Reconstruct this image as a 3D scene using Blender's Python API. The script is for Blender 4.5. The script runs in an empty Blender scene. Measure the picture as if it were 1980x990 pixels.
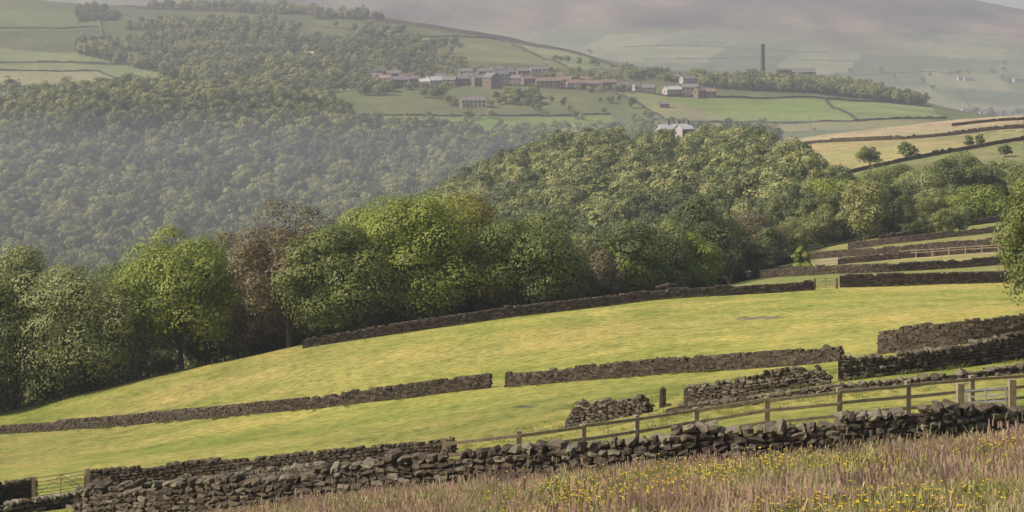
import bpy, math, random
import numpy as np
from mathutils import Vector
rng=np.random.default_rng(7); random.seed(7)
F=3700.;HZ=40.
scene=bpy.context.scene
PX=np.arange(-3000,5001,10.)
def curve(pts,sig=3.0):
    xs,ys=zip(*pts); y=np.interp(PX,xs,ys)
    r=np.arange(-12,13); k=np.exp(-r*r/(2*sig*sig)); k/=k.sum()
    return np.convolve(np.pad(y,12,mode='edge'),k,mode='valid')
# ---- terrain survey: for each landform line, distance and angle below the horizon along each bearing
LF=[
 ([(0,56),(1000,48),(1980,46)],[(0,1060),(250,1015),(500,992),(750,970),(1000,950),(1250,920),(1500,898),(1750,880),(1980,852)]),
 ([(0,66),(1980,62)],[(0,1025),(250,990),(500,955),(870,908),(1100,884),(1460,843),(1740,815),(1980,797)]),
 ([(0,105),(870,98),(1325,90),(1980,90)],[(0,975),(165,950),(640,905),(870,878),(1100,828),(1325,784),(1625,740),(1980,702)]),
 ([(0,190),(500,160),(1000,148),(1625,130),(1980,115)],[(0,838),(500,800),(950,750),(1300,722),(1625,697),(1980,658)]),
 ([(0,212),(590,200),(1000,203),(1980,212)],[(0,800),(250,742),(400,712),(590,673),(1000,612),(1250,582),(1570,560),(1980,545)]),
 ([(0,310),(1980,310)],[(0,950),(500,850),(800,760),(1000,680),(1150,625),(1300,575),(1450,530),(1600,500),(1750,480),(1980,452)]),
 ([(0,450),(1980,450)],[(0,1000),(500,900),(750,760),(1000,620),(1300,520),(1500,450),(1750,398),(1980,375)]),
 ([(0,760),(1980,760)],[(0,850),(250,800),(500,720),(620,630),(750,500),(900,386),(1000,340),(1100,308),(1300,300),(1450,292),(1500,277),(1600,260),(1750,247),(1980,224)]),
 ([(0,1050),(1980,1050)],[(0,600),(300,600),(500,590),(750,520),(1000,440),(1250,390),(1500,350),(1980,320)]),
 ([(0,1400),(1980,1400)],[(0,222),(250,210),(500,222),(700,252),(1000,262),(1250,262),(1500,258),(1750,246),(1980,242)]),
 ([(0,1700),(1980,1700)],[(0,168),(500,168),(1000,168),(1250,174),(1500,188),(1700,196),(1800,205),(1850,215),(1980,236)]),
 ([(0,1880),(1980,1880)],[(0,130),(400,135),(750,138),(1000,136),(1210,146),(1475,165),(1600,172),(1700,182),(1800,200),(1850,215),(1980,236)]),
 ([(0,2700),(700,2600),(960,2400),(1210,2150),(1475,2020),(1980,2000)],[(0,-5),(200,12),(500,18),(700,30),(850,48),(960,68),(1100,97),(1210,130),(1300,140),(1475,148),(1600,153),(1700,172),(1780,195),(1850,215),(1980,236)]),
 ([(0,3300),(1980,3300)],[(0,100),(500,110),(1000,170),(1300,195),(1500,212),(1980,224)]),
 ([(0,4300),(1980,4300)],[(0,10),(500,14),(1000,62),(1500,72),(1980,80)]),
 ([(0,5600),(1980,5600)],[(0,-60),(1000,-40),(1500,-22),(1750,-12),(1850,-3),(1900,6),(1980,24),(2300,50)]),
 ([(0,7500),(1980,7500)],[(0,65),(1980,65)]),
 ([(0,20000),(1980,20000)],[(0,86),(1980,86)]),
]
DT=[np.zeros_like(PX)]; ZT=[np.full_like(PX,-1.7)]
for dl,pl in LF:
    d=curve(dl); p=curve(pl); DT.append(d); ZT.append(-(p-HZ)/F*d)
DT=np.array(DT); ZT=np.array(ZT)
def vnoise(x,y,s=0.):
    xi=np.floor(x); yi=np.floor(y); fx=x-xi; fy=y-yi
    fx=fx*fx*(3-2*fx); fy=fy*fy*(3-2*fy)
    def h(a,b):
        v=np.sin(a*127.1+b*311.7+s*74.7)*43758.5453
        return v-np.floor(v)
    return (h(xi,yi)*(1-fx)+h(xi+1,yi)*fx)*(1-fy)+(h(xi,yi+1)*(1-fx)+h(xi+1,yi+1)*fx)*fy
def fbm(x,y,s=0.,o=4):
    v=0;a=.5
    for i in range(o):
        v=v+a*(vnoise(x,y,s+i)-.5); x=x*2.03;y=y*2.03;a*=.5
    return v
def _g(x,y):
    px=np.clip(990+F*x/np.maximum(y,25.),-2990,4980)
    t=(px+3000)/10.; i=np.floor(t).astype(int); f=t-i
    D=DT[:,i]*(1-f)+DT[:,i+1]*f; Z=ZT[:,i]*(1-f)+ZT[:,i+1]*f
    h=D[1:]-D[:-1]; s=(Z[1:]-Z[:-1])/h
    m=np.zeros_like(D)
    a=s[:-1];b=s[1:]; ok=(a*b)>0
    w1=2*h[1:]+h[:-1]; w2=h[1:]+2*h[:-1]
    with np.errstate(divide='ignore',invalid='ignore'):
        hm=(w1+w2)/(w1/a+w2/b)
    m[1:-1]=np.where(ok,hm,0); m[0]=s[0]; m[-1]=s[-1]
    yy=np.clip(y,0,19999)
    k=np.clip((D<=yy).sum(0)-1,0,D.shape[0]-2); n=np.arange(len(x))
    hh=h[k,n]; tt=(yy-D[k,n])/hh
    z=(2*tt**3-3*tt**2+1)*Z[k,n]+(tt**3-2*tt**2+tt)*hh*m[k,n]+(-2*tt**3+3*tt**2)*Z[k+1,n]+(tt**3-tt**2)*hh*m[k+1,n]
    z=np.where(y<0,-1.7-y*0.15,z)
    z=z+0.35*fbm(x/9,y/9,1,3)*np.clip(y/60,0.2,1)
    z=z+8.0*fbm(x/90,y/90,5,3)*np.clip((y-520)/400,0,1)
    z=z+40*fbm(x/420,y/420,9,4)*np.clip((y-3400)/1200,0,1)
    return z
def ground(x,y):
    x=np.atleast_1d(np.asarray(x,float)).ravel(); y=np.atleast_1d(np.asarray(y,float)).ravel()
    x,y=np.broadcast_arrays(x,y)
    out=np.empty(len(x))
    for s in range(0,len(x),60000): out[s:s+60000]=_g(x[s:s+60000],y[s:s+60000])
    return out
def cast(px,py,d0=20,d1=6000):
    d=np.exp(np.linspace(math.log(d0),math.log(d1),1500)); u=(px-990)/F
    z=ground(u*d,d); p=HZ-z/d*F
    i=np.argmax(p<=py)
    if not (p<=py).any(): i=int(np.argmin(p))
    return u*d[i],d[i],z[i]
def at(px,d):
    x=(px-990)/F*d; return x,d,float(ground(x,d)[0])
# ---- mesh helper
def build(name,V,Q,mats,mi=None,tint=None,col=None,smooth=False,link=True):
    me=bpy.data.meshes.new(name); V=np.asarray(V,np.float32).reshape(-1,3); Q=np.asarray(Q,np.int32).reshape(-1,4)
    me.vertices.add(len(V)); me.vertices.foreach_set('co',V.ravel())
    me.loops.add(Q.size); me.loops.foreach_set('vertex_index',Q.ravel())
    me.polygons.add(len(Q)); me.polygons.foreach_set('loop_start',np.arange(0,Q.size,4,dtype=np.int32))
    me.polygons.foreach_set('loop_total',np.full(len(Q),4,np.int32))
    for m in mats: me.materials.append(m)
    if mi is not None: me.polygons.foreach_set('material_index',np.asarray(mi,np.int32))
    me.polygons.foreach_set('use_smooth',np.full(len(Q),smooth))
    if tint is not None:
        a=me.attributes.new('tint','FLOAT','POINT'); a.data.foreach_set('value',np.asarray(tint,np.float32))
    if col is not None:
        a=me.attributes.new('col','FLOAT_COLOR','POINT'); a.data.foreach_set('color',np.asarray(col,np.float32).ravel())
    me.update(calc_edges=True); me.validate()
    ob=bpy.data.objects.new(name,me)
    if link: scene.collection.objects.link(ob)
    return ob
# ---- materials
def mat(name):
    m=bpy.data.materials.new(name); m.use_nodes=True; nt=m.node_tree
    b=nt.nodes['Principled BSDF']; b.inputs['Roughness'].default_value=.85; b.inputs['Specular IOR Level'].default_value=.15
    return m,nt,b
def N(nt,t,**k):
    n=nt.nodes.new(t)
    for a,v in k.items(): setattr(n,a,v)
    return n
def ramp(nt,stops,inp):
    r=N(nt,'ShaderNodeValToRGB'); e=r.color_ramp.elements
    while len(e)<len(stops): e.new(.5)
    for i,(p,c) in enumerate(stops): e[i].position=p; e[i].color=(*c,1)
    nt.links.new(inp,r.inputs[0]); return r.outputs[0]
def math_(nt,op,a,b):
    n=N(nt,'ShaderNodeMath',operation=op)
    for i,v in enumerate((a,b)):
        if isinstance(v,(int,float)): n.inputs[i].default_value=v
        else: nt.links.new(v,n.inputs[i])
    return n.outputs[0]
def leafmat(name,stops,trans=.3,orand=.5,patch=0.,k=1.):
    m,nt,b=mat(name)
    a=N(nt,'ShaderNodeAttribute',attribute_name='tint'); oi=N(nt,'ShaderNodeObjectInfo')
    v=math_(nt,'ADD',math_(nt,'MULTIPLY',a.outputs['Fac'],1-orand),math_(nt,'MULTIPLY',oi.outputs['Random'],orand))
    if patch:
        n=N(nt,'ShaderNodeTexNoise'); n.inputs['Scale'].default_value=.011; n.inputs['Detail'].default_value=3; nt.links.new(oi.outputs['Location'],n.inputs['Vector'])
        v=math_(nt,'ADD',v,math_(nt,'MULTIPLY',math_(nt,'SUBTRACT',n.outputs[0],.5),patch))
    c=ramp(nt,[(p,tuple(q*k for q in cc)) for p,cc in stops],v); nt.links.new(c,b.inputs['Base Color']); b.inputs['Roughness'].default_value=.5; b.inputs['Specular IOR Level'].default_value=.22
    tr=N(nt,'ShaderNodeBsdfTranslucent'); nt.links.new(c,tr.inputs[0])
    mx=N(nt,'ShaderNodeMixShader'); mx.inputs[0].default_value=trans
    nt.links.new(b.outputs[0],mx.inputs[1]); nt.links.new(tr.outputs[0],mx.inputs[2])
    nt.links.new(mx.outputs[0],nt.nodes['Material Output'].inputs[0]); return m
KL=1.8
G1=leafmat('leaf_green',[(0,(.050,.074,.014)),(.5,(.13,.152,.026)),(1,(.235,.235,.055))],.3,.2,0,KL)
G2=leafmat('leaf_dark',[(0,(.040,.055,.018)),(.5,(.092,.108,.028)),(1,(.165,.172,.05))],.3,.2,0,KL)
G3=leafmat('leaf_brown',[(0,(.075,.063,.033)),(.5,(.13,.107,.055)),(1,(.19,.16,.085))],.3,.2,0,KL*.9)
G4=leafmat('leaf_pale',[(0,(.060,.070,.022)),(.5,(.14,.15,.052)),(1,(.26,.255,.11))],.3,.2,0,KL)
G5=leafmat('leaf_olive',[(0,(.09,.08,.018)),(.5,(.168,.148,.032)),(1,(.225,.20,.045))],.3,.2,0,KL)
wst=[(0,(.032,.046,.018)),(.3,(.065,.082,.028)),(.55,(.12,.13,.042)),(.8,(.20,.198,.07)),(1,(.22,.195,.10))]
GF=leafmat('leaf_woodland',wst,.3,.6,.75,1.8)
GFM=leafmat('leaf_clough',wst,.3,.65,.4,1.65)
bark,nt,b=mat('bark'); n=N(nt,'ShaderNodeTexNoise'); n.inputs['Scale'].default_value=3
nt.links.new(ramp(nt,[(.3,(.06,.048,.035)),(.7,(.17,.14,.11))],n.outputs[0]),b.inputs['Base Color'])
def stonemat(name,stops,sc=9):
    m,nt,b=mat(name); a=N(nt,'ShaderNodeAttribute',attribute_name='tint'); g=N(nt,'ShaderNodeNewGeometry')
    n=N(nt,'ShaderNodeTexNoise'); n.inputs['Scale'].default_value=sc; n.inputs['Detail'].default_value=6
    nt.links.new(g.outputs['Position'],n.inputs['Vector'])
    v=math_(nt,'ADD',math_(nt,'MULTIPLY',a.outputs['Fac'],.6),math_(nt,'MULTIPLY',n.outputs[0],.4))
    nt.links.new(ramp(nt,stops,v),b.inputs['Base Color'])
    bp=N(nt,'ShaderNodeBump'); bp.inputs['Strength'].default_value=.6; bp.inputs['Distance'].default_value=.03
    nt.links.new(n.outputs[0],bp.inputs['Height']); nt.links.new(bp.outputs[0],b.inputs['Normal']); b.inputs['Roughness'].default_value=.95
    return m
STONE=stonemat('gritstone',[(0,(.03,.024,.018)),(.4,(.078,.062,.045)),(.6,(.14,.112,.08)),(.75,(.19,.165,.115)),(1,(.30,.26,.195))])
STONEM=stonemat('gritstone_weathered',[(0,(.026,.02,.014)),(.4,(.062,.048,.034)),(.7,(.11,.085,.06)),(1,(.19,.16,.115))],3)
def flat(name,c,rough=.8,var=.25,sc=2.):
    m,nt,b=mat(name); g=N(nt,'ShaderNodeNewGeometry'); n=N(nt,'ShaderNodeTexNoise'); n.inputs['Scale'].default_value=sc; n.inputs['Detail'].default_value=4
    nt.links.new(g.outputs['Position'],n.inputs['Vector'])
    nt.links.new(ramp(nt,[(.3,tuple(x*(1-var) for x in c)),(.7,tuple(min(1,x*(1+var)) for x in c))],n.outputs[0]),b.inputs['Base Color'])
    b.inputs['Roughness'].default_value=rough; return m
WOOD=flat('weathered_wood',(.29,.225,.15),.8,.3,6); METAL=flat('galvanised_metal',(.26,.26,.25),.5,.2)
# ---- field parcels
fieldcol=(.292,.278,.072)
parcels=[]
def parcel(pts,c,d0=20,d1=6000): parcels.append(([cast(px,py,d0,d1)[:2] for px,py in pts],c))
def inpoly(x,y,poly):
    ins=np.zeros(len(x),bool); n=len(poly)
    for i in range(n):
        x1,y1=poly[i];x2,y2=poly[i-1]
        if y1==y2: continue
        c=((y1>y)!=(y2>y))&(x<(x2-x1)*(y-y1)/(y2-y1)+x1); ins^=c
    return ins
parcel([(1405,617),(1440,613),(1500,611),(1520,614),(1450,619)],(.17,.155,.09),150,215)
parcel([(985,787),(1010,784),(1045,785),(1020,789)],(.13,.12,.06),90,150)
parcel([(1380,548),(1980,512),(1980,495),(1700,508),(1500,520)],(.30,.27,.10),215,420)
parcel([(1500,520),(1700,505),(1980,488),(1980,455),(1600,500)],(.33,.27,.15),230,420)
parcel([(1500,280),(1640,272),(1980,252),(1980,222),(1500,255)],(.38,.31,.18),460,900)
parcel([(1515,284),(1980,254),(1980,272),(1800,300),(1640,334)],(.31,.265,.12),440,900)
parcel([(1640,338),(1800,304),(1980,274),(1980,360),(1700,350)],(.19,.20,.08),430,800)
parcel([(-200,88),(270,108),(300,122),(-200,120)],(.18,.20,.085),1700,2690)
parcel([(-200,122),(310,126),(405,162),(240,162),(190,138),(-200,136)],(.18,.20,.085),1700,2690)
parcel([(-200,138),(190,138),(240,162),(-200,162)],(.26,.235,.12),1700,2690)
parcel([(-200,20),(190,28),(200,52),(-200,82)],(.13,.15,.065),1900,2690)
parcel([(740,75),(960,78),(1100,135),(830,118)],(.16,.165,.075),1750,2600)
parcel([(975,80),(1110,104),(1205,134),(1112,138)],(.22,.225,.115),1750,2500)
parcel([(700,224),(1180,222),(1200,250),(690,252)],(.17,.21,.055),1390,1700)
parcel([(730,180),(1180,176),(1290,236),(1190,222),(720,222)],(.14,.15,.065),1390,1720)
parcel([(1180,176),(1290,182),(1400,234),(1290,236)],(.20,.20,.09),1390,1720)
parcel([(1290,188),(1590,192),(1655,234),(1400,234)],(.18,.22,.065),1390,1720)
parcel([(1600,193),(1800,205),(1830,228),(1660,234)],(.20,.235,.085),1390,1720)
parcel([(1300,238),(1830,234),(1800,250),(1300,252)],(.21,.20,.09),1390,1720)
woods={
 'far':([(-700,1010),(1500,1010)],[(-700,1420),(0,1400),(100,1540),(200,1570),(560,1590),(640,1500),(700,1410),(900,1380),(1100,1370),(1500,1300)],(-700,1500),7.4),
 'spur':([(-100,500),(450,470),(1000,420),(1300,420),(1500,440),(1590,480)],[(-100,900),(450,880),(700,830),(1000,820),(1300,820),(1430,780),(1500,640),(1600,500)],(-100,1600),7.6),
 'clough':([(-500,238),(900,235),(1200,232),(1330,250),(1450,330),(1560,360),(2200,365)],[(-500,470),(900,440),(1300,440),(1600,450),(1750,425),(2200,415)],(-500,2200),7.8),
 'hill':([(150,2000),(400,1740),(700,1760),(850,1900)],[(150,2620),(300,2660),(500,2620),(740,2480),(850,2200)],(150,850),9.5),
 'mill':([(1330,1760),(1700,1740),(1780,1730)],[(1330,1830),(1500,1960),(1600,1960),(1780,1800)],(1330,1785),7.5),
}
def lohi(name,px):
    lo,hi,rg,s=woods[name]
    return np.interp(px,*zip(*lo)),np.interp(px,*zip(*hi))
# ---- terrain sheet
ug=np.concatenate([-np.geomspace(1.2,.29,60),np.linspace(-.285,.285,760),np.geomspace(.29,1.2,60)])
dg=np.concatenate([np.linspace(-45,18,30),np.exp(np.linspace(math.log(20),math.log(7600),930)),np.linspace(8200,19500,12)])
U,D=np.meshgrid(ug,dg); Y=D.ravel()
X=(U*(D+15*np.exp(-np.maximum(D,0)/40)+np.where(D<0,50,50*np.exp(-np.maximum(D,0)/30)))).ravel()
Z=ground(X,Y)
P=990+F*X/np.maximum(Y,25)
C=np.zeros((len(X),3))
n1=fbm(X/40,Y/40,3,4); n2=fbm(X/200,Y/200,4,3)
def setc(m,c): C[m]=c
C[:]=(.13,.155,.06)
C[Y>1400]=(.125,.14,.06)
setc(Y<=216,fieldcol)
sw=fbm(X/26,Y/11,61,4)[:,None]; k=(Y<=216); C[k]*=(1+np.array([.75,.45,.9])*sw)[k]
nearb=Y< (np.interp(P,*zip(*LF[0][0]))+1.0); setc(nearb,(.17,.155,.07))
m=(Y>216)&(Y<=450); setc(m,(.24,.24,.08))
m=(Y>1720)&(Y<2900); C[m]=np.where((n2[m]>0)[:,None],(.10,.115,.05),(.12,.125,.055))
rd=np.interp(P,PX,DT[13])
m=(Y>rd*np.interp(P,[0,250,500,900,1100,1200],[1.03,.965,.93,.945,.965,1.0]))&(Y<3000)&(P<1210); setc(m,(.065,.042,.03))
m=(Y>=2900)
tex=fbm(X/260,Y/420,11,4)
moor=np.clip(((Y-4150)+900*tex)/350,0,1)[:,None]
cellx=np.floor(X/150+.6*np.sin(Y/260)); celly=np.floor(Y/190+.5*np.sin(X/170))
h=np.sin(cellx*12.9898+celly*78.233)*43758.5453; h-=np.floor(h)
pc=np.stack([.10+.13*h,.125+.10*h,.06+.065*h],1)
t5=np.clip(fbm(X/190,Y/500,13,5)*2.6+.45,0,1); mc=np.stack([.035+.17*t5,.025+.13*t5,.022+.085*t5],1)
C[m]=(pc*(1-moor)+mc*moor)[m]
for poly,c in parcels:
    k=inpoly(X,Y,poly); setc(k,c)
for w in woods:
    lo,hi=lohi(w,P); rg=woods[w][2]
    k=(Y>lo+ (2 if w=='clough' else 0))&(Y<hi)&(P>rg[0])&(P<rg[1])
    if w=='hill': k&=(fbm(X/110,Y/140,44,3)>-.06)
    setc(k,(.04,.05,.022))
C*=(1+.6*n1[:,None]*np.array([1.2,1,.8]))
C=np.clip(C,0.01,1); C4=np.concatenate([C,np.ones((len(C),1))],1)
nr,nc=D.shape; I=np.arange(nr*nc).reshape(nr,nc)
Q=np.stack([I[:-1,:-1],I[:-1,1:],I[1:,1:],I[1:,:-1]],-1).reshape(-1,4)
GM,nt,b=mat('grassland'); a=N(nt,'ShaderNodeAttribute',attribute_name='col'); g=N(nt,'ShaderNodeNewGeometry')
def noi(s,det=5,rgh=.6,vec=None):
    n=N(nt,'ShaderNodeTexNoise'); n.inputs['Scale'].default_value=s; n.inputs['Detail'].default_value=det; n.inputs['Roughness'].default_value=rgh
    nt.links.new(vec or g.outputs['Position'],n.inputs['Vector']); return n.outputs[0]
nA=noi(.16,7,.7); nB=noi(1.3,7,.8); nC=noi(.02,4)
v=ramp(nt,[(.25,(.50,.64,.5)),(.5,(1,1,1)),(.75,(1.36,1.2,1.3))],nA)
v2=ramp(nt,[(.3,(.28,.35,.33)),(.5,(1,1,1)),(.7,(1.6,1.5,1.6))],nB)
v3=ramp(nt,[(.3,(.86,1.0,.85)),(.7,(1.14,1.0,1.15))],nC)
def mul(x,y):
    k=N(nt,'ShaderNodeMix',data_type='RGBA',blend_type='MULTIPLY'); k.inputs[0].default_value=1
    nt.links.new(x,k.inputs[6]); nt.links.new(y,k.inputs[7]); return k.outputs[2]
nt.links.new(mul(mul(mul(a.outputs['Color'],v),v2),v3),b.inputs['Base Color']); b.inputs['Specular IOR Level'].default_value=.05
bp=N(nt,'ShaderNodeBump'); bp.inputs['Strength'].default_value=.8; bp.inputs['Distance'].default_value=.15
nt.links.new(nB,bp.inputs['Height']); nt.links.new(bp.outputs[0],b.inputs['Normal'])
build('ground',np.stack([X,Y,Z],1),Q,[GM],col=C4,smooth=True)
# ---- tubes / boxes
def tube(p,r,seg=5):
    p=np.asarray(p,float); n=len(p); V=[];
    for i in range(n):
        t=p[min(i+1,n-1)]-p[max(i-1,0)]; t/=np.linalg.norm(t)+1e-9
        a=np.cross(t,[0.3,1,.1]); a/=np.linalg.norm(a)+1e-9; b_=np.cross(t,a)
        for k in range(seg):
            an=2*math.pi*k/seg; V.append(p[i]+r[i]*(math.cos(an)*a+math.sin(an)*b_))
    Qs=[[i*seg+k,i*seg+(k+1)%seg,(i+1)*seg+(k+1)%seg,(i+1)*seg+k] for i in range(n-1) for k in range(seg)]
    return np.array(V),np.array(Qs)
class Acc:
    def __init__(s): s.V=[];s.Q=[];s.M=[];s.T=[];s.n=0
    def add(s,V,Qq,m=0,t=.5):
        V=np.asarray(V,float).reshape(-1,3); Qq=np.asarray(Qq).reshape(-1,4)
        s.V.append(V); s.Q.append(Qq+s.n); s.n+=len(V); s.M.append(np.full(len(Qq),m)); s.T.append(np.broadcast_to(np.asarray(t,float),(len(V),)))
    def box(s,c,sz,rz=0,m=0,t=.5,pitch=0):
        x,y,z=[k/2 for k in sz]
        v=np.array([[-x,-y,-z],[x,-y,-z],[x,y,-z],[-x,y,-z],[-x,-y,z],[x,-y,z],[x,y,z],[-x,y,z]])
        if pitch: cp,sp=math.cos(pitch),math.sin(pitch); v=v@np.array([[cp,0,sp],[0,1,0],[-sp,0,cp]])
        cz,sn=math.cos(rz),math.sin(rz); v=v@np.array([[cz,sn,0],[-sn,cz,0],[0,0,1]])
        s.add(v+np.asarray(c),BQ,m,t)
    def make(s,name,mats,**k):
        return build(name,np.concatenate(s.V),np.concatenate(s.Q),mats,mi=np.concatenate(s.M),tint=np.concatenate(s.T),**k)
BQ=np.array([[0,3,2,1],[4,5,6,7],[0,1,5,4],[1,2,6,5],[2,3,7,6],[3,0,4,7]])
def beam(acc,p,q,w,h,m=0,t=.5):
    p=np.asarray(p,float);q=np.asarray(q,float); d=q-p; L=np.linalg.norm(d); rz=math.atan2(d[1],d[0]); pt=math.asin(d[2]/L)
    acc.box((p+q)/2,(L,w,h),rz,m,t,pitch=pt)
# ---- trees
def unit(n):
    v=rng.normal(size=(n,3)); return v/np.linalg.norm(v,axis=1,keepdims=True)
def quads(c,nm,size):
    n=len(c); a=np.cross(nm,unit(n)); a/=np.linalg.norm(a,axis=1,keepdims=True)+1e-9; b_=np.cross(nm,a)
    s=(size*rng.uniform(.6,1.25,n))[:,None]; a=a*s*.5; b_=b_*s*.4
    V=np.stack([c-a,c-b_*1.0,c+a,c+b_],1).reshape(-1,3); return V,np.arange(n*4).reshape(n,4)
def tree(name,Ht,W,ncl,nlf,ls,leaf,base=.22,sparse=1.,limbs=26,link=False,pointy=0.,cr=(.13,.23),jn=.45):
    A=Acc(); cz=Ht*(base+(1-base)/2); rz=Ht*(1-base)/2; rx=W/2
    d=unit(ncl*3); d=d[d[:,2]>-.88][:ncl]; n=len(d)
    lobe=1+.2*np.sin(d[:,0]*3+rng.uniform(0,6))*np.cos(d[:,1]*4+rng.uniform(0,6))
    r=rng.uniform(.1,1,n)**.36*.84*lobe
    rc=rng.uniform(*cr,n)*W*.9
    c=d*r[:,None]*np.array([rx,rx,rz]); 
    if pointy: c[:,:2]*=(1-pointy*np.clip((c[:,2]/rz+.2),0,1))[:,None]
    c[:,:2]*=np.where(c[:,2]<0,1.0-.1*(-c[:,2]/rz),1)[:,None]; c[:,2]+=cz
    ct=rng.uniform(.1,.9,n)
    k=np.repeat(np.arange(n),int(nlf*sparse)); dd=unit(len(k)); dd[:,2]=np.abs(dd[:,2])*np.where(rng.random(len(k))<.78,1,-1)
    bump=1+.16*np.sin(dd[:,0]*7+k)*np.sin(dd[:,1]*7+k*2.)*np.cos(dd[:,2]*6)
    rr=rng.uniform(.74,1.04,len(k))*bump
    lc=c[k]+dd*(rc[k]*rr)[:,None]*np.array([1,1,.75])
    nm=dd+unit(len(k))*jn+np.array([0,0,.2]); nm/=np.linalg.norm(nm,axis=1,keepdims=True)
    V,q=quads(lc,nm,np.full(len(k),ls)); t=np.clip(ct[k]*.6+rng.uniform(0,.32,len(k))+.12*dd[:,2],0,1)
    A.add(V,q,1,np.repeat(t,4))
    tr=Ht*.02; top=Ht*(base+.42)
    lean=rng.normal(0,.02*Ht,2)
    tp=np.array([[0,0,-1.2],[0,0,0],[lean[0]*.3,lean[1]*.3,Ht*max(base,.1)],[lean[0],lean[1],top]])
    V,q=tube(tp,[tr*1.7,tr*1.25,tr,tr*.4],7); A.add(V,q,0)
    for j in rng.choice(n,min(limbs,n),replace=False):
        s=rng.uniform(.5,1); z0=Ht*base*.85+(top-Ht*base)*rng.uniform(0,.8)
        f=z0/top; st=np.array([lean[0]*f,lean[1]*f,z0]); e=c[j]; mid=(st+e)/2+np.array([0,0,-.04*Ht])
        if e[2]<z0: continue
        V,q=tube([st,mid,e],[tr*.42*s,tr*.28*s,tr*.08],4); A.add(V,q,0)
    return A.make(name,[bark,leaf],link=link)
def coll(name,obs):
    c=bpy.data.collections.new(name)
    for o in obs: c.objects.link(o)
    return c
def scatter(name,pts,scl,collection,nv,tilt=.0):
    n=len(pts); me=bpy.data.meshes.new(name); me.vertices.add(n); me.vertices.foreach_set('co',np.asarray(pts,np.float32).ravel())
    S=np.asarray(scl,np.float32)
    a=me.attributes.new('scl','FLOAT_VECTOR','POINT'); a.data.foreach_set('vector',S.ravel())
    a=me.attributes.new('rot','FLOAT_VECTOR','POINT'); R=np.zeros((n,3),np.float32); R[:,2]=rng.uniform(0,6.28,n); R[:,:2]=rng.normal(0,1,(n,2))*tilt; a.data.foreach_set('vector',R.ravel())
    a=me.attributes.new('idx','INT','POINT'); a.data.foreach_set('value',rng.integers(0,nv,n).astype(np.int32))
    ob=bpy.data.objects.new(name,me); scene.collection.objects.link(ob)
    g=bpy.data.node_groups.new(name+'_scatter','GeometryNodeTree')
    g.interface.new_socket('Geometry',in_out='INPUT',socket_type='NodeSocketGeometry'); g.interface.new_socket('Geometry',in_out='OUTPUT',socket_type='NodeSocketGeometry')
    i=g.nodes.new('NodeGroupInput'); o=g.nodes.new('NodeGroupOutput'); p=g.nodes.new('GeometryNodeInstanceOnPoints'); ci=g.nodes.new('GeometryNodeCollectionInfo')
    ci.inputs['Collection'].default_value=collection; ci.inputs['Separate Children'].default_value=True; ci.inputs['Reset Children'].default_value=True
    def na(nm,t):
        x=g.nodes.new('GeometryNodeInputNamedAttribute'); x.data_type=t; x.inputs['Name'].default_value=nm
        return [s for s in x.outputs if s.enabled and s.name=='Attribute'][0]
    p.inputs['Pick Instance'].default_value=True
    g.links.new(i.outputs[0],p.inputs['Points']); g.links.new(ci.outputs[0],p.inputs['Instance'])
    g.links.new(na('idx','INT'),p.inputs['Instance Index']); g.links.new(na('scl','FLOAT_VECTOR'),p.inputs['Scale'])
    e=g.nodes.new('FunctionNodeEulerToRotation'); g.links.new(na('rot','FLOAT_VECTOR'),e.inputs[0]); g.links.new(e.outputs[0],p.inputs['Rotation'])
    g.links.new(p.outputs[0],o.inputs[0])
    md=ob.modifiers.new('scatter','NODES'); md.node_group=g; return ob
farp=[tree('woodland_tree',10,9.8,18,75,.8,GF,base=.05,limbs=3,cr=(.17,.29),jn=.35) for i in range(8)]
cfar=coll('woodland_trees',farp)
midp=[tree('clough_tree',10,9.6,40,230,.38,GFM,base=.03,limbs=12,cr=(.14,.25),jn=.35) for i in range(6)]
cmid=coll('clough_trees',midp)
def wood(w,name,c,nv,smin,smax,keep=1.,seedn=31,cap=9.):
    lo,hi,rg,s=woods[w]; y0=min(v for _,v in lo); y1=max(v for _,v in hi)
    xs=np.arange((rg[0]-990)/F*y1,(rg[1]-990)/F*y1,s); ys=np.arange(y0,y1,s); gx,gy=np.meshgrid(xs,ys); gx=gx.ravel()+rng.uniform(-.5,.5,gx.size)*s; gy=gy.ravel()+rng.uniform(-.5,.5,gy.size)*s
    p=990+F*gx/gy; l,h=lohi(w,p); k=(gy>l)&(gy<h)&(p>rg[0])&(p<rg[1])&(rng.random(len(gx))<keep)
    if w=='hill': k&=(fbm(gx/110,gy/140,44,3)>-.06)
    gx=gx[k];gy=gy[k]; z=ground(gx,gy)-.3; sc=np.minimum(cap,(smin+(smax-smin)*rng.random(len(gx))**1.4)*(1+.7*fbm(gx/50,gy/50,seedn,2)))
    S=np.stack([sc,sc,np.minimum(cap,sc*rng.uniform(.85,1.3,len(gx)))],1); 
    return scatter(name,np.stack([gx,gy,z],1),S,c,nv)
wood('far','valley_woodland',cfar,8,.7,1.55)
wood('spur','spur_woodland',cfar,8,.65,1.35,cap=1.25)
wood('clough','clough_woodland',cmid,6,.6,1.2,.9)
wood('hill','hillside_woodland',cfar,8,.6,1.2,.8)
wood('mill','mill_woodland',cfar,8,.8,1.1)
def strew(name,L,c,nv):
    pts=[];S=[]
    for p0,p1,d0,d1,n,s0,s1 in L:
        for i in range(n):
            px=random.uniform(p0,p1); d=random.uniform(d0,d1); s=random.uniform(s0,s1); x,y,z=at(px,d)
            if n>25 and float(fbm(np.array([x/45]),np.array([y/60]),77,2)[0])<-.03: continue
            pts.append((x,y,z)); S.append((s,s,s*random.uniform(.8,1.1)))
    return scatter(name,pts,S,c,nv)
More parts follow.
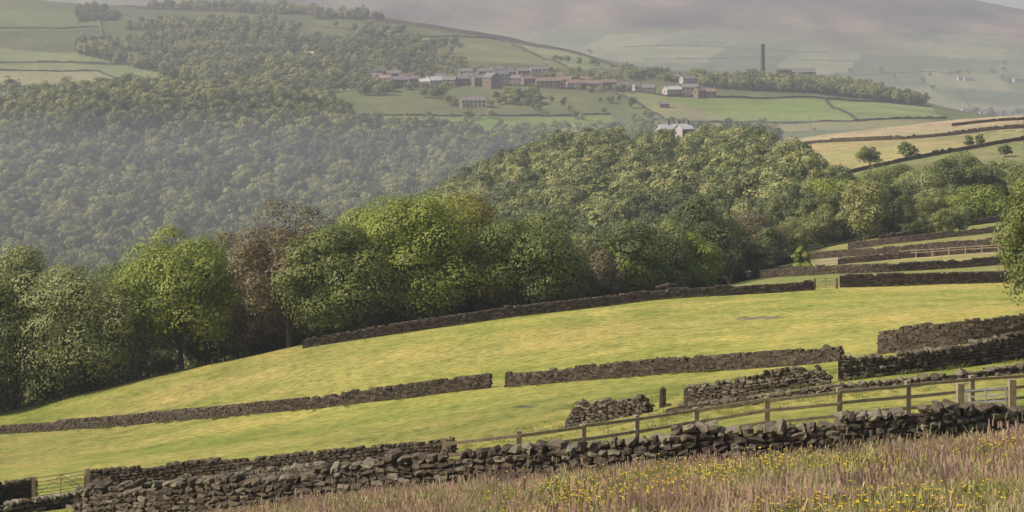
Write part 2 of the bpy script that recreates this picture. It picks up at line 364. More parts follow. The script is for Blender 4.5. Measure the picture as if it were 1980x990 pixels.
strew('village_trees',[(400,1350,1730,1860,620,.5,1.0),(640,1260,1665,1712,110,.35,.75),(690,1200,1705,1760,110,.3,.7),(800,1260,1440,1600,60,.4,.9),(540,760,1540,1720,170,.6,1.2),(-100,420,1590,1700,190,.5,1.1),(400,900,1850,2150,360,.6,1.1),(1180,1500,1395,1440,60,.5,1.0),(700,1850,1400,1412,50,.25,.5),(1230,1400,1700,1790,70,.5,.9),(1800,2000,3050,3350,60,.8,1.6),(1100,1500,3300,4000,10,.8,1.2),(1620,1980,3300,4000,25,.8,1.3),(1340,1500,770,815,18,.6,.85),(960,1050,1560,1620,16,.9,1.3),(820,860,1600,1660,6,.9,1.2),(1040,1350,1880,2050,80,.5,.8)],cfar,8)
strew('field_edge_trees',[(1560,1700,440,500,20,.5,.9),(1900,2050,420,455,8,.5,.85),(1560,1640,470,520,8,.4,.8),(1700,1990,418,440,10,.5,.8),(1750,1980,335,362,8,.25,.5),(1380,1500,300,335,8,.5,.8)],cmid,6)
strew('undergrowth',[(-60,320,219,228,22,.25,.5),(370,640,219,230,22,.3,.55),(640,1200,217,226,24,.25,.45)],cmid,6)
# ---- near trees
def ntree(nm,px,d,pytop,W,leaf,base=.2,sparse=1.,ncl=72,nlf=560,ls=.30,pointy=0.,limbs=30,cr=(.14,.25)):
    x,y,z=at(px,d); top=-(pytop-HZ)/F*d; Ht=(top-z)*1.03
    o=tree(nm,Ht,W,ncl,nlf,ls,leaf,base,sparse,limbs,True,pointy,cr,.3); o.location=(x,y,z); return o
ntree('sycamore_tree',25,215,472,18.5,G4,-.08,ncl=84)
ntree('sycamore_tree',-85,212,490,17,G4,-.08)
ntree('sycamore_tree',165,212,522,16,G4,-.08,ncl=80)
ntree('ash_tree',242,230,496,12,G2,-.02)
ntree('sycamore_tree',350,214,455,15,G1,.1,limbs=34)
ntree('hawthorn_bush',492,215,580,6.5,G3,.0,.8,40,220)
ntree('oak_tree',560,211,394,14.5,G3,.1,.42,110,430,.28,limbs=70,cr=(.1,.18))
ntree('ash_tree',478,238,450,11,G3,.05,.5,cr=(.1,.19))
ntree('sycamore_tree',665,209,440,13.4,G2,.0)
ntree('sycamore_tree',738,232,394,14.5,G1,.0)
ntree('sycamore_tree',803,212,390,16,G1,.02,ncl=84)
ntree('oak_tree',885,223,388,14,G5,.0)
ntree('hawthorn_bush',952,215,488,8.5,G5,.0,1,50,300)
ntree('sycamore_tree',1022,215,424,14.5,G2,.0)
ntree('ash_tree',735,213,515,5,G3,.0,.8,40,250)
ntree('willow_tree',1150,225,484,8.5,G3,.0,.8,60)
ntree('birch_tree',1207,235,460,9.5,G1,.0,1,60)
ntree('birch_tree',1268,245,440,10.5,G2,.0,1,60,pointy=.3)
ntree('birch_tree',1332,250,454,9.5,G1,.0,1,60)
ntree('hawthorn_bush',1100,214,535,5.5,G2,.0,1,40,300)
ntree('willow_tree',1435,320,410,13,G3,.0,.9,70,450,.36)
ntree('hawthorn_bush',1552,262,474,2.9,G1,.0,1,25,150,.28)
ntree('ash_tree',1640,385,346,16,G1,.0,1,80,330,.42)
ntree('ash_tree',1780,385,342,16,G4,.0,1,80,330,.42)
ntree('ash_tree',1845,420,302,16,G2,.0,1,80,330,.42)
ntree('ash_tree',1730,430,324,16,G2,.0,1,80,330,.42)
ntree('hawthorn_bush',1890,370,364,12,G1,.0,1,60,300,.4)
ntree('sycamore_tree',1468,690,252,12,G2,.05,1,50,150,.6)
ntree('sycamore_tree',2028,136,325,7.4,G2,.03,1,90,380,.22)
for px,py,w,h in [(1682,322,9,6.4),(1755,306,6.2,5),(1873,283,3.2,3.8),(1894,280,3,3.6),(1943,304,3.8,4)]:
    x,y,z=cast(px,py,440,900); o=tree('hawthorn_bush',h,w,30,150,.42,G2,.0,1,6,True); o.location=(x,y,z)
# ---- drystone walls
g3=np.array([[i,j,k] for i in (-1,0,1) for j in (-1,0,1) for k in (-1,0,1)],float)
idx={tuple(v.astype(int)):n for n,v in enumerate(g3)}
RQ=[]
for ax in range(3):
    for sd in (-1,1):
        o1,o2=[a for a in range(3) if a!=ax]
        for a in (-1,0):
            for b_ in (-1,0):
                q=[]
                for (s,t) in ((a,b_),(a+1,b_),(a+1,b_+1),(a,b_+1)):
                    v=[0,0,0]; v[ax]=sd; v[o1]=s; v[o2]=t; q.append(idx[tuple(v)])
                flip=(sd==1)!=(ax==1)
                RQ.append(q if flip else q[::-1])
RQ=np.array(RQ)
ln=np.linalg.norm(g3,axis=1,keepdims=True); ln[ln==0]=1
RT=(g3*.5)*(1-.42*(ln-1)/.732*0.6); CT=np.array([[-1,-1,-1],[1,-1,-1],[1,1,-1],[-1,1,-1],[-1,-1,1],[1,-1,1],[1,1,1],[-1,1,1]])*.5
feet=[]
def path(pts,d0,d1,world=None):
    w=[cast(px,py,d0,d1)[:2] for px,py in pts] if world is None else world
    w=np.array(w); seg=np.hypot(*np.diff(w,axis=0).T); s=np.concatenate([[0],np.cumsum(seg)])
    t=np.arange(0,s[-1],.25); x=np.interp(t,s,w[:,0]); y=np.interp(t,s,w[:,1])
    k=max(1,min(9,len(t)//4)); ker=np.ones(2*k+1)/(2*k+1)
    x=np.convolve(np.pad(x,k,mode='reflect',reflect_type='odd'),ker,'valid'); y=np.convolve(np.pad(y,k,mode='reflect',reflect_type='odd'),ker,'valid')
    return t,x,y
def wall(name,pts,d0,d1,h=1.25,sl=.42,sh=.17,hi=False,ruin=0.,th=.55,world=None,hfun=None,rough=None,mt=None):
    if rough is None: rough=1. if hi else .35
    t,x,y=path(pts,d0,d1,world); L=t[-1]; gx=np.gradient(x,t); gy=np.gradient(y,t); l=np.hypot(gx,gy); gx/=l;gy/=l
    nn=int(L*7 if y.mean()<130 else L*5)
    if y.mean()<240:
        ss=rng.uniform(0,L,nn); o_=rng.choice([-1,1],nn,p=[.7,.3])*(th*.5+rng.exponential(.22,nn)); bx=np.interp(ss,t,x);by=np.interp(ss,t,y);tx=np.interp(ss,t,gx);ty=np.interp(ss,t,gy); feet.append(np.stack([bx-ty*o_,by+tx*o_],1))
    seed=rng.uniform(0,100)
    def hh(s):
        v=h*(1+rough*(.12*np.sin(s*.9+seed)*np.sin(s*.37+seed*2)+ (vnoise(s*1.1,s*0+seed)-.5)*.22)+.08*np.sin(s*.13+seed))
        if ruin: v=v*(1-ruin*np.clip(vnoise(s*.28,s*0+seed*3)*1.6-.3,0,1))
        if hfun is not None: v=v*hfun(s/L)
        return v
    ctr=[];size=[];rot=[];tint=[]
    nco=int(h*1.5/sh)+1
    for side in (-1,1):
        for c in range(nco):
            s=rng.uniform(0,sl)
            while s<L:
                w=sl*rng.uniform(.55,1.45); ch=sh*rng.uniform(.85,1.25); zz=c*sh+sh/2
                H0=float(hh(np.array([s]))[0])
                if zz<H0-sh*.4:
                    off=side*(th/2-.16-(zz/h)*th*.18+rng.normal(0,.025)); ctr.append((s+w/2,off,zz)); size.append((w*1.0,.36,ch)); rot.append((rng.normal(0,.06),rng.normal(0,.06),rng.normal(0,.08))); tint.append(rng.beta(2,2.4))
                elif zz<H0+sh*.6 and side==1 and rng.random()<.95:
                    ctr.append((s+w/2,rng.normal(0,.03),zz+.02*rough)); size.append((w*.85,th*rng.uniform(.6,.95),sh*(1+(rng.uniform(.9,1.7)-1)*rough))); rot.append((rng.normal(0,.15)*rough,rng.normal(0,.25)*rough,rng.normal(0,.25)*rough)); tint.append(min(1,rng.beta(2,2)+.15))
                s+=w*.97
    ctr=np.array(ctr);size=np.array(size);rot=np.array(rot);tint=np.array(tint); n=len(ctr)
    T=RT if hi else CT; q0=RQ if hi else BQ; m=len(T)
    jit=rng.normal(0,.075 if hi else .06,(n,m,3)); V=(T[None]+jit)*size[:,None,:]
    ca,sa=np.cos(rot),np.sin(rot)
    x1=V[...,0]*ca[:,1:2]+V[...,2]*sa[:,1:2]; z1=-V[...,0]*sa[:,1:2]+V[...,2]*ca[:,1:2]
    x2=x1*ca[:,2:3]-V[...,1]*sa[:,2:3]; y2=x1*sa[:,2:3]+V[...,1]*ca[:,2:3]
    y3=y2*ca[:,0:1]-z1*sa[:,0:1]; z3=y2*sa[:,0:1]+z1*ca[:,0:1]
    S=np.clip(ctr[:,0],0,L); bx=np.interp(S,t,x);by=np.interp(S,t,y);tx=np.interp(S,t,gx);ty=np.interp(S,t,gy)
    gz=ground(bx,by); 
    lx=x2; ly=y3+ctr[:,1:2]; 
    WX=bx[:,None]+tx[:,None]*lx-ty[:,None]*ly; WY=by[:,None]+ty[:,None]*lx+tx[:,None]*ly; WZ=gz[:,None]+ctr[:,2:3]+z3-.08
    A=Acc(); A.add(np.stack([WX,WY,WZ],-1).reshape(-1,3),(q0[None]+(np.arange(n)*m)[:,None,None]).reshape(-1,4),0,np.repeat(tint,m))
    s=np.arange(0,L,.5); hc=hh(s)*.86; bx=np.interp(s,t,x);by=np.interp(s,t,y);tx=np.interp(s,t,gx);ty=np.interp(s,t,gy);gz=ground(bx,by)
    wd=th*.22; P0=np.stack([bx-ty*-wd,by+tx*-wd,gz-.3],1);P1=np.stack([bx-ty*wd,by+tx*wd,gz-.3],1);P2=P1.copy();P2[:,2]+=hc+.3;P3=P0.copy();P3[:,2]+=hc+.3
    k=len(s); V=np.stack([P0,P1,P2,P3],1).reshape(-1,3); i=np.arange(k-1)*4
    A.add(V,np.concatenate([np.stack([i+a,i+4+a,i+4+(a+1)%4,i+(a+1)%4],1) for a in range(4)]),0,.05)
    if ruin>.2:
        for i in range(int(L*2.5)):
            s_=random.uniform(0,L); o_=random.choice((-1,1))*random.uniform(.35,1.1); bx=float(np.interp(s_,t,x));by=float(np.interp(s_,t,y));tx=float(np.interp(s_,t,gx));ty=float(np.interp(s_,t,gy))
            X_=bx-ty*o_;Y_=by+tx*o_; sz=np.array([random.uniform(.15,.4),random.uniform(.15,.3),random.uniform(.1,.2)]); V=(RT+rng.normal(0,.07,RT.shape))*sz
            an=random.uniform(0,3.1); V=V@np.array([[math.cos(an),math.sin(an),0],[-math.sin(an),math.cos(an),0],[0,0,1]]); A.add(V+[X_,Y_,float(ground(X_,Y_)[0])+.04],RQ,0,random.random())
    return A.make(name,[mt or (STONE if hi else STONEM)])
tap=lambda f:np.minimum(1,np.minimum(f,1-f)*7+.35)
W='drystone_wall'
wall(W,[(150,1022),(400,1002),(750,970),(1000,948),(1250,918),(1500,897),(1750,880),(2100,840)],25,63,1.0,.34,.17,True,0,.62)
wall(W,[(165,948),(400,925),(640,903),(760,892),(880,880)],80,130,.95,.36,.16,hi=True,rough=.6,mt=STONEM)
wall(W,[(-120,990),(0,975),(66,966)],80,130,1.05,.36,.16,hi=True,rough=.5,mt=STONEM)
wall(W,[(0,1000),(110,985),(240,968),(480,935),(620,925)],68,92,.7,hi=True,ruin=.3)
wall(W,[(1095,828),(1180,812),(1262,796)],75,115,1.35,.34,.16,True,.35,hfun=tap)
wall(W,[(1325,782),(1450,765),(1602,742)],75,115,1.2,.34,.16,True,.4,hfun=lambda f:np.minimum(1,(1-f)*8+.3)*(.8+.3*f))
wall(W,[(1622,738),(1800,718),(2050,692)],75,115,1.2,.34,.16,True,.15)
wall(W,[(1290,803),(1500,777),(1800,744),(2050,716)],68,88,.38,.4,.14,True,.3)
wall(W,[(-100,846),(0,838),(250,822),(500,800),(750,774),(948,750)],120,205,.98,hfun=lambda f:.75+.35*f)
wall(W,[(978,748),(1200,730),(1400,716),(1626,697)],110,165,1.0,rough=.6)
wall(W,[(1700,684),(1850,668),(2100,645)],95,130,1.4,rough=.5)
wall(W,[(585,674),(800,641),(1000,612),(1250,582),(1568,561)],180,230,1.05)
wall(W,[(1624,556),(1800,550),(2100,542)],190,235,1.35)
wall(W,[(1270,577),(1400,550),(1560,533),(1700,527),(2050,508)],216,330,1.1)
wall(W,[(1385,540),(1470,520),(1560,503),(1700,492),(1950,474)],225,400,1.1)
wall(W,[(1620,512),(1780,497),(2000,483)],225,400,1.0)
wall(W,[(1640,482),(1760,468),(1940,448)],250,430,1.1)
wall(W,[(1700,470),(1850,440),(1980,425)],300,440,1.1,.6,.25)
wall(W,[(1505,286),(1740,270),(2050,247)],450,900,1.2,.9,.4)
wall(W,[(1640,336),(1800,302),(2050,266)],440,900,1.1,.9,.4)
wall(W,[(1840,244),(1980,232),(2100,228)],500,900,1.0,.9,.4)
FARW=flat('distant_wall_stone',(.06,.055,.045),.9,.3,.2)
def ribbon(name,pts,d0,d1,h=1.6,th=1.2,world=None):
    w=np.array(world if world is not None else [cast(px,py,d0,d1)[:2] for px,py in pts],float); seg=np.hypot(*np.diff(w,axis=0).T); s=np.concatenate([[0],np.cumsum(seg)]); t=np.linspace(0,s[-1],max(4,int(s[-1]/5)))
    x=np.interp(t,s,w[:,0]);y=np.interp(t,s,w[:,1]);gx=np.gradient(x);gy=np.gradient(y);l=np.hypot(gx,gy)+1e-9;gx/=l;gy/=l; z=ground(x,y); hh=h*rng.uniform(.6,1.3,len(t))
    o=th/2; P0=np.stack([x+gy*o,y-gx*o,z-.5],1);P1=np.stack([x-gy*o,y+gx*o,z-.5],1);P2=P1+np.stack([0*x,0*x,hh+.5],1);P3=P0+np.stack([0*x,0*x,hh+.5],1)
    i=np.arange(len(t)-1)*4; A=Acc(); A.add(np.stack([P0,P1,P2,P3],1).reshape(-1,3),np.concatenate([np.stack([i+a,i+4+a,i+4+(a+1)%4,i+(a+1)%4],1) for a in range(4)])); return A.make(name,[FARW])
for pts,d0,d1 in [([(1290,236),(1500,238),(1660,235),(1830,229)],1390,1700),([(1595,192),(1625,214),(1658,235)],1390,1700),([(700,223),(950,224),(1180,222)],1390,1700),([(-100,121),(180,123),(310,126)],1720,2690),([(-100,137),(190,138),(243,163)],1720,2690),
  ([(0,164),(240,163),(405,165),(700,168),(1180,175),(1290,187),(1590,190),(1800,205)],1600,1720),([(965,74),(1040,108),(1110,138)],1750,2500),([(960,72),(1110,103),(1210,133)],1750,2500),([(740,74),(960,76)],1800,2600),([(1180,178),(1240,205),(1290,236)],1390,1720),([(0,55),(190,52)],1900,2690),([(190,25),(200,70),(270,108)],1900,2690)]:
    ribbon(W,pts,d0,d1,1.5,1.2)
for k in range(7):
    y0=3380+k*115+random.uniform(-25,25); x0=random.uniform(60,500); L_=random.uniform(250,600)
    ribbon(W,None,0,0,1.2,1.4,world=[(x0+L_*f,y0+22*math.sin(f*5+k)+30*f) for f in np.linspace(0,1,8)])
for k in range(9):
    x0=110+k*105+random.uniform(-25,25); y0=random.uniform(3350,3700)
    ribbon(W,None,0,0,1.0,1.2,world=[(x0+f*random.uniform(20,45),y0+f*random.uniform(180,300)) for f in (0,.5,1)])
# ---- fences and gates
def fence(name,pts,d0,d1,sp=2.4,h=1.15,rails=3,world=None):
    t,x,y=path(pts,d0,d1,world); A=Acc(); ss=np.arange(0,t[-1],sp); bx=np.interp(ss,t,x);by=np.interp(ss,t,y);bz=ground(bx,by)
    for i in range(len(ss)):
        hh=h*random.uniform(.97,1.06); rz=math.atan2(by[min(i+1,len(ss)-1)]-by[i-1 if i else 0],bx[min(i+1,len(ss)-1)]-bx[i-1 if i else 0]); A.box((bx[i],by[i],bz[i]+hh/2-.15),(.16,.14,hh+.3),rz,t=random.random())
        if i:
            for r in range(rails):
                z=h*(.92-.3*r); o=np.array([math.sin(rz),-math.cos(rz),0])*.095
                beam(A,np.array([bx[i-1],by[i-1],bz[i-1]+z+random.uniform(-.03,.03)])+o,np.array([bx[i],by[i],bz[i]+z+random.uniform(-.03,.03)])+o,.045,.10)
    return A.make(name,[WOOD])
fence('post_and_rail_fence',[(860,928),(1000,913),(1100,899),(1280,869),(1460,842),(1600,827),(1740,812),(1880,799),(2060,786)],52,75,2.4,1.22)
fence('post_and_rail_fence',[(1740,500),(1850,493),(1965,487)],235,400,2.6,1.2,2)
def gate(name,p,q,m,h=1.15,post=True):
    A=Acc(); p=np.array(p,float);q=np.array(q,float); d=q-p; 
    for k in range(6):
        z=.18+(h-.18)*(k/5)**1.15; beam(A,p+[0,0,z],q+[0,0,z],.035,.04,t=.6)
    for f in (.0,.5,1.): 
        c=p+d*f; A.box((c[0],c[1],c[2]+h/2+.09),(.045,.05,h-.1),math.atan2(d[1],d[0]))
    beam(A,p+[0,0,.2],p+d*.5+[0,0,h],.03,.03); beam(A,q+[0,0,.2],p+d*.5+[0,.01,h],.03,.03)
    A2=[(p-d/np.linalg.norm(d)*.18),(q+d/np.linalg.norm(d)*.18)]
    if post:
        for c in A2: A.box((c[0],c[1],c[2]+.5),(.2,.2,1.5),.1,m=1)
    return A.make(name,[m,WOOD])
gate('field_gate',cast(72,966,80,130),cast(163,952,80,130),flat('gate_metal',(.30,.27,.18),.5,.2))
gate('field_gate',cast(1577,560,190,230),cast(1616,558,190,230),WOOD)
a1=at(1868,57.5); a2=at(1945,57); gate('metal_gate',a1,a2,METAL,1.0)
def gatepost(px,py,d0,d1,h):
    x,y,z=cast(px,py,d0,d1); A=Acc(); V=(RT+rng.normal(0,.03,RT.shape))*np.array([.36,.32,h+.3]); A.add(V+[x,y,z+h/2-.05],RQ,0,.4); V=(RT+rng.normal(0,.06,RT.shape))*np.array([.4,.3,.25]); A.add(V+[x+.25,y,z+.08],RQ,0,.5); A.make('stone_gatepost',[STONE])
gatepost(1281,788,75,115,.95)
# ---- buildings
WIN=flat('window_glass',(.03,.035,.04),.2,.1); DOOR=flat('painted_door',(.12,.05,.04)); 
WS=flat('sandstone',(.21,.17,.14),.9,.2,.5); WL=flat('pale_render',(.44,.40,.355),.9,.1,.5); RS=flat('stone_slate',(.18,.16,.155),.8,.2,.6); RR=flat('red_tile',(.23,.15,.12),.8,.2,.6); RP=flat('pale_roof',(.5,.48,.46),.6,.1,.6)
def house(name,pos,w,dp,h,rz,wm,rm,rh=None,chim=1,storeys=2):
    e=bpy.data.objects.new(name,None); scene.collection.objects.link(e); e.location=pos; e.rotation_euler[2]=rz; rh=rh or dp*.34
    def child(A,nm,m): o=A.make(nm,[m]); o.parent=e
    A=Acc(); x,y=w/2,dp/2
    A.add([[-x,-y,-3],[x,-y,-3],[x,y,-3],[-x,y,-3],[-x,-y,h],[x,-y,h],[x,y,h],[-x,y,h]],[[0,1,5,4],[2,3,7,6],[1,2,6,5],[3,0,4,7]])
    A.add([[-x,-y,h],[-x,y,h],[-x,0,h+rh],[-x,-y*.5,h+rh/2],[x,-y,h],[x,y,h],[x,0,h+rh],[x,-y*.5,h+rh/2]],[[0,3,2,1],[4,5,6,7]])
    child(A,'walls',wm)
    A=Acc(); o=.4
    for s in (-1,1):
        dr=rh/y*o
        a=np.array([[-x-o,s*(y+o),h-dr],[x+o,s*(y+o),h-dr],[x+o,0,h+rh],[-x-o,0,h+rh]]); A.add(np.concatenate([a+[0,0,.05],a+[0,0,.25]]),BQ)
    child(A,'roof',rm)
    A=Acc(); nw=max(2,int(w/3.2)); sh=h/storeys
    for st in range(storeys):
        for i in range(nw):
            cx=-x+w*(i+.5)/nw
            for s in (-1,1):
                if st==0 and i==nw//2 and s==-1: continue
                A.box((cx,s*(y+.02),st*sh+sh*.58),(1.3,.12,sh*.48))
    for s in (-1,1): A.box((s*(x+.02),0,h*.7),(.12,1.2,1.3))
    child(A,'windows',WIN)
    A=Acc(); A.box((-x+w*(nw//2+.5)/nw,-y-.03,1.05),(1.1,.12,2.1)); child(A,'door',DOOR)
    if chim:
        A=Acc()
        for s in ([-1,1] if w>9 else [1]):
            A.box((s*(x-.8),0,h+rh+.5),(.9,.9,2)); 
            for k in (-.2,.2): A.box((s*(x-.8)+k,0,h+rh+1.75),(.25,.25,.5))
        child(A,'chimney',WS)
    return e
H=[('farm_building',597,112,20,9,3.5,.05,WL,RP,0,1),('stone_house',715,168,14,8,6,.3,WS,RR,1,2),('stone_house',728,160,12,8,6,-.3,WS,RS,1,2),('stone_house',745,166,13,8,7,-.5,WS,RR,1,2),('stone_house',772,168,15,8,6.5,.2,WS,RS,1,2),('stone_house',762,154,14,8,6,.1,WS,RS,1,2),('stone_house',785,160,12,8,6,.5,WS,RR,1,2),('stone_house',735,150,12,8,6,.5,WS,RS,1,2),
 ('stone_house',840,166,16,10,5,.6,WL,RP,1,2),('stone_house',822,167,10,7,4.5,.1,WL,RP,1,1),('stone_house',852,158,10,7,5,.1,WL,RS,1,1),('stone_house',893,165,14,8,6,.15,WS,RS,1,2),('stone_house',910,160,12,8,6,-.15,WL,RS,1,2),('stone_house',950,170,13,11,9.5,-.9,WS,RS,1,3),('stone_house',968,162,12,9,9,.4,WL,RS,1,3),('stone_house',985,156,10,8,8,.4,WS,RS,1,2),('stone_house',940,152,16,8,7,.2,WS,RS,1,2),('stone_house',1000,164,10,8,6,-.4,WS,RS,1,2),
 ('terraced_row',1042,150,17,8,8,.25,WL,RS,1,2),('stone_house',1020,165,12,8,6,.5,WS,RR,1,2),('terraced_row',1060,170,22,8,6.5,.1,WS,RR,1,2),('stone_house',1090,166,14,8,6,-.2,WS,RR,1,2),('stone_house',1110,172,13,8,5.5,.1,WL,RR,1,2),('terraced_row',1145,172,22,8,5,.05,WS,RR,1,1),('stone_house',1176,172,13,8,6,.2,WS,RR,1,2),('stone_house',1125,163,13,8,5,.2,WS,RR,1,2),
 ('stone_house',1300,185,16,8,5.5,.5,WL,RP,1,2),('stone_house',1335,186,14,8,8,-.2,WS,RS,1,2),('stone_house',1352,188,10,7,6,.7,WS,RR,1,2),('stone_house',1374,188,9,7,5,.1,WS,RR,1,2),('stone_house',1310,157,16,8,4,.1,WS,RS,1,2),('stone_house',1330,162,14,8,5,.4,WL,RS,1,2),('stone_house',1232,175,8,7,4,.4,WL,RS,1,1),
 ('stone_house',700,158,12,8,6,.2,WS,RS,1,2),('stone_house',800,165,11,8,6,.3,WS,RS,1,2),('stone_house',870,166,12,8,5.5,-.3,WS,RS,1,2),('stone_house',925,166,11,8,7,.4,WS,RS,1,2),('stone_house',900,150,12,8,6,.1,WL,RS,1,2),('stone_house',960,146,12,8,6,.3,WL,RS,1,2),('stone_house',1012,150,12,8,6.5,.2,WS,RS,1,2),('stone_house',1075,158,12,8,6,.1,WL,RS,1,2),('stone_house',1205,176,11,8,5,.2,WS,RS,1,2),('stone_house',1255,180,11,8,5,-.2,WS,RS,1,2),
 ('stone_house',915,208,20,8,6,.1,WL,RS,0,2),('stone_house',1284,208,8,6,3,.1,WS,RS,0,1),('farmhouse',8,198,12,8,4.5,.2,WS,RS,1,2)]
for nm,px,py,w,dp,h,rz,wm,rm,ch,st in H: house(nm,cast(px,py,1390,2300),w,dp,h,rz,wm,rm,chim=ch,storeys=st)
for px,d in ((1284,760),(1304,765),(1322,758)): house('farmhouse',at(px,d),5.5,5,10.5,.6,WL,RP,chim=1)
for i in range(14):
    px=1800+i*14+random.uniform(-6,6); house('stone_house',at(px,random.uniform(3150,3450)),random.uniform(12,26),9,6,random.uniform(-.5,.5),random.choice([WS,WL]),RS,chim=0)
for px,py in ((1860,155),(1872,156),(1968,158)): house('farmhouse',cast(px,py,3200,5000),18,10,5,.2,WL,RS,chim=0)
MB=flat('mill_stone',(.06,.052,.048),.9,.2,.4)
x,y,z=at(1540,1990); house('mill_building',(x,y,z),37,16,8.5,.05,MB,RS,rh=4,chim=0,storeys=3)
x,y,z=at(1515,1985); house('mill_building',(x,y,z),12,12,10,.05,MB,RS,rh=3,chim=0,storeys=3)
x,y,z=at(1475,1975); A=Acc(); top=-(85-HZ)/F*y-z
zs=[-2,2,2.01,top-2.2,top-2.2,top-1,top-1,top]; rs=[3.0,3.0,2.5,1.8,2.15,2.15,1.85,1.8]
Vv=[];seg=16
for zz,r in zip(zs,rs):
    for k in range(seg): Vv.append([x+r*math.cos(2*math.pi*k/seg),y+r*math.sin(2*math.pi*k/seg),z+zz])
A.add(Vv,[[i*seg+k,i*seg+(k+1)%seg,(i+1)*seg+(k+1)%seg,(i+1)*seg+k] for i in range(len(zs)-1) for k in range(seg)]); A.make('mill_chimney',[MB],smooth=False)
x,y,z=at(1566,1395); A=Acc(); V_,q=tube([[x,y,z-1],[x,y,z+11]],[.35,.25],6); A.add(V_,q); A.box((x,y,z+10),(3,.3,.3)); A.box((x,y,z+8.5),(2.4,.3,.3)); A.make('utility_pole',[WOOD])
# ---- meadow grass
GA=leafmat('dry_grass',[(0,(.15,.14,.045)),(.35,(.31,.26,.105)),(.7,(.50,.42,.20)),(1,(.46,.33,.20))],.35,.4,0,1.08)
GB=leafmat('green_grass',[(0,(.10,.12,.025)),(.5,(.24,.25,.06)),(1,(.40,.38,.12))],.35,.35)
GR=leafmat('reddish_grass',[(0,(.15,.125,.055)),(.5,(.34,.24,.16)),(1,(.46,.27,.23))],.35,.4)
BC=flat('buttercup_yellow',(.78,.52,.03),.5,.05)
def tuft(name,nb,hmin,hmax,spread,m,flowers=0,seed=.16,wmul=1.):
    A=Acc()
    for i in range(nb):
        r=spread*math.sqrt(random.random()); an=random.uniform(0,6.28); bx,by=r*math.cos(an),r*math.sin(an); h=random.uniform(hmin,hmax); ln_=random.uniform(.1,1.1)*h; la=random.gauss(.3,1.7); w=random.uniform(.005,.012)*wmul; wa=random.uniform(0,3.14)
        dx,dy=math.cos(la)*ln_,math.sin(la)*ln_; wx,wy=math.cos(wa)*w,math.sin(wa)*w; tt=random.uniform(-.25,.3)
        P=[(0,1.),(.55,.8),(1,.15)]; V=[]
        for f,ww in P: V+= [[bx+dx*f*f-wx*ww,by+dy*f*f-wy*ww,h*f*(1-.2*f)],[bx+dx*f*f+wx*ww,by+dy*f*f+wy*ww,h*f*(1-.2*f)]]
        A.add(V,[[0,1,3,2],[2,3,5,4]],0,np.clip(np.array([.15,.15,.5,.5,.75,.75])+tt,0,1))
        if random.random()<seed:
            t=np.array([bx+dx,by+dy,h*.8]); A.add([t+[-.012,0,-.05],t+[.012,0,-.05],t+[.01,.006,.06],t+[-.01,.006,.06]],[[0,1,2,3]],0,1.0)
    for i in range(flowers):
        bx,by,h=random.uniform(-.4,.4),random.uniform(-.4,.4),random.uniform(.24,.40); A.box((bx,by,h/2),(.006,.006,h),0,0,.3)
        for k in range(5):
            a=k*1.2566; A.add([[bx,by,h],[bx+.018*math.cos(a-.5),by+.018*math.sin(a-.5),h+.010],[bx+.022*math.cos(a),by+.022*math.sin(a),h+.014],[bx+.018*math.cos(a+.5),by+.018*math.sin(a+.5),h+.010]],[[0,1,2,3]],1)
    return A.make(name,[m,BC],link=False)
# order matters: collection children are picked by name, so keep each kind in its own scatter
def gscatter(name,protos,n,y0,y1,x0,x1,smin,smax,tilt,thr=None,fs=3.,sd=8,inset=.45,dz=-.02):
    c=coll(name+'_kinds',protos); yy=np.sqrt(rng.uniform(y0**2,y1**2,n)); xx=rng.uniform(x0,x1,n)*yy; p=990+F*xx/yy
    k=yy<np.interp(p,PX,DT[1])-inset; f=fbm(xx/fs,yy/fs,sd,3)
    if thr is not None: k&=f>thr
    xx=xx[k];yy=yy[k];f=f[k]; s=rng.uniform(smin,smax,len(xx))*(1+.9*fbm(xx/2.6,yy/2.6,8,3))
    scatter(name,np.stack([xx,yy,ground(xx,yy)+dz],1),np.stack([s,s,s*rng.uniform(.65,1.3,len(s))],1),c,len(protos),tilt)
gscatter('meadow_grass',[tuft('grass_tuft',60,.12,.34,.36,GA) for _ in range(4)],9000,16,49,-.22,.31,.55,1.15,.18)
gscatter('green_meadow_grass',[tuft('green_grass_tuft',70,.1,.30,.36,GB) for _ in range(3)],11000,16,49,-.22,.31,.6,1.2,.18,-.02,2.2,19)
gscatter('reddish_meadow_grass',[tuft('reddish_grass_tuft',42,.16,.44,.4,GR,seed=.6) for _ in range(2)],5000,16,49,-.22,.31,.6,1.1,.18,.03,3.,29)
gscatter('wispy_grass',[tuft('wispy_grass_clump',24,.35,.62,.2,GR,seed=.8,wmul=.75),tuft('wispy_grass_clump',28,.3,.6,.2,GA,seed=.5,wmul=.8)],2200,16,47,-.22,.31,.6,1.1,.14,.02,4.,52)
gscatter('buttercups',[tuft('buttercup_plant',8,.15,.3,.3,GB,flowers=4) for _ in range(3)],1500,18,40,.0,.31,.9,1.15,.05,.05,2.4,70,.8,.04)
tp=coll('pasture_tufts',[tuft('pasture_tuft',30,.05,.13,.25,GB) for _ in range(3)])
n=7000; yy=np.sqrt(rng.uniform(50**2,125**2,n)); xx=rng.uniform(-.3,.3,n)*yy; p=990+F*xx/yy; k=(yy>np.interp(p,PX,DT[1])+.8)&(fbm(xx/8,yy/8,15,2)>0); xx=xx[k];yy=yy[k]; s=rng.uniform(.5,1.3,len(xx))
scatter('pasture_grass',np.stack([xx,yy,ground(xx,yy)],1),np.stack([s,s,s],1),tp,3)
GW=leafmat('wall_foot_grass',[(0,(.05,.06,.018)),(.5,(.13,.135,.04)),(1,(.27,.24,.09))],.3,.4)
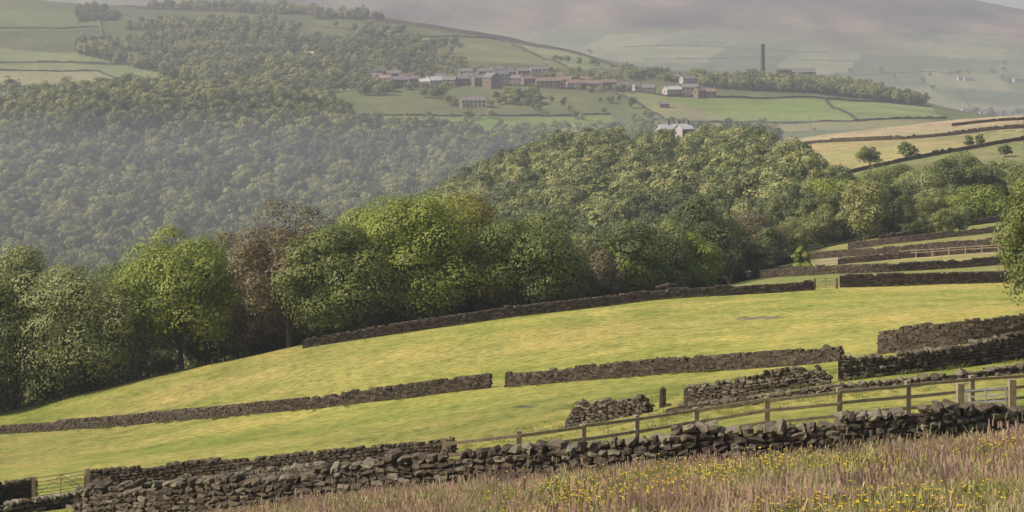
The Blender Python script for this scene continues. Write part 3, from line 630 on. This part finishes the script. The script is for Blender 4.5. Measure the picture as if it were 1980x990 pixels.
tw=coll('wall_foot_tufts',[tuft('wall_foot_tuft',26,.1,.3,.22,GW,wmul=1.6) for _ in range(3)])
ft=np.concatenate(feet); ft=ft[(fbm(ft[:,0]/3,ft[:,1]/3,90,2)>-.08)]; s=rng.uniform(.5,1.25,len(ft))
scatter('wall_foot_grass',np.stack([ft[:,0],ft[:,1],ground(ft[:,0],ft[:,1])-.02],1),np.stack([s,s,s],1),tw,3,.1)
# ---- haze layers
def haze(name,c,sz,dens,colr):
    HM=bpy.data.materials.new(name); HM.use_nodes=True; nt=HM.node_tree; nt.nodes.clear(); o=N(nt,'ShaderNodeOutputMaterial')
    vs=N(nt,'ShaderNodeVolumeScatter'); vs.inputs['Color'].default_value=(*colr,1); vs.inputs['Density'].default_value=dens; vs.inputs['Anisotropy'].default_value=.15
    nt.links.new(vs.outputs[0],o.inputs['Volume']); A=Acc(); A.box(c,sz); A.make(name,[HM])
haze('atmospheric_haze',(0,5800,-200),(16000,12400,760),.00021,(.82,.80,.85))
haze('valley_mist',(-420,1130,-135),(1300,400,150),.00055,(.84,.90,1))
# ---- light
el=math.radians(44); az=math.atan2(-.85,-.18)
sd=(math.sin(az)*math.cos(el),math.cos(az)*math.cos(el),math.sin(el))
L=bpy.data.lights.new('sun','SUN'); L.energy=5.0; L.angle=math.radians(.5); L.color=(1,.92,.78)
so=bpy.data.objects.new('sun',L); scene.collection.objects.link(so)
so.rotation_euler=Vector(sd).to_track_quat('Z','Y').to_euler()
w=bpy.data.worlds.new('World'); scene.world=w; w.use_nodes=True; nt=w.node_tree; sk=nt.nodes.new('ShaderNodeTexSky'); sk.sky_type='NISHITA'; sk.sun_disc=False; sk.sun_elevation=el; sk.sun_rotation=az; sk.dust_density=3; sk.altitude=300
nt.links.new(sk.outputs[0],nt.nodes['Background'].inputs[0]); nt.nodes['Background'].inputs[1].default_value=.12
# ---- camera
cd=bpy.data.cameras.new('camera'); cd.sensor_width=36; cd.lens=F/1980*36; cd.shift_y=-455/1980; cd.clip_start=.5; cd.clip_end=40000
co=bpy.data.objects.new('camera',cd); scene.collection.objects.link(co); co.location=(0,0,0); co.rotation_euler=(math.pi/2,0,0); scene.camera=co
scene.view_settings.view_transform='Standard'; scene.view_settings.look='None'; scene.view_settings.exposure=0
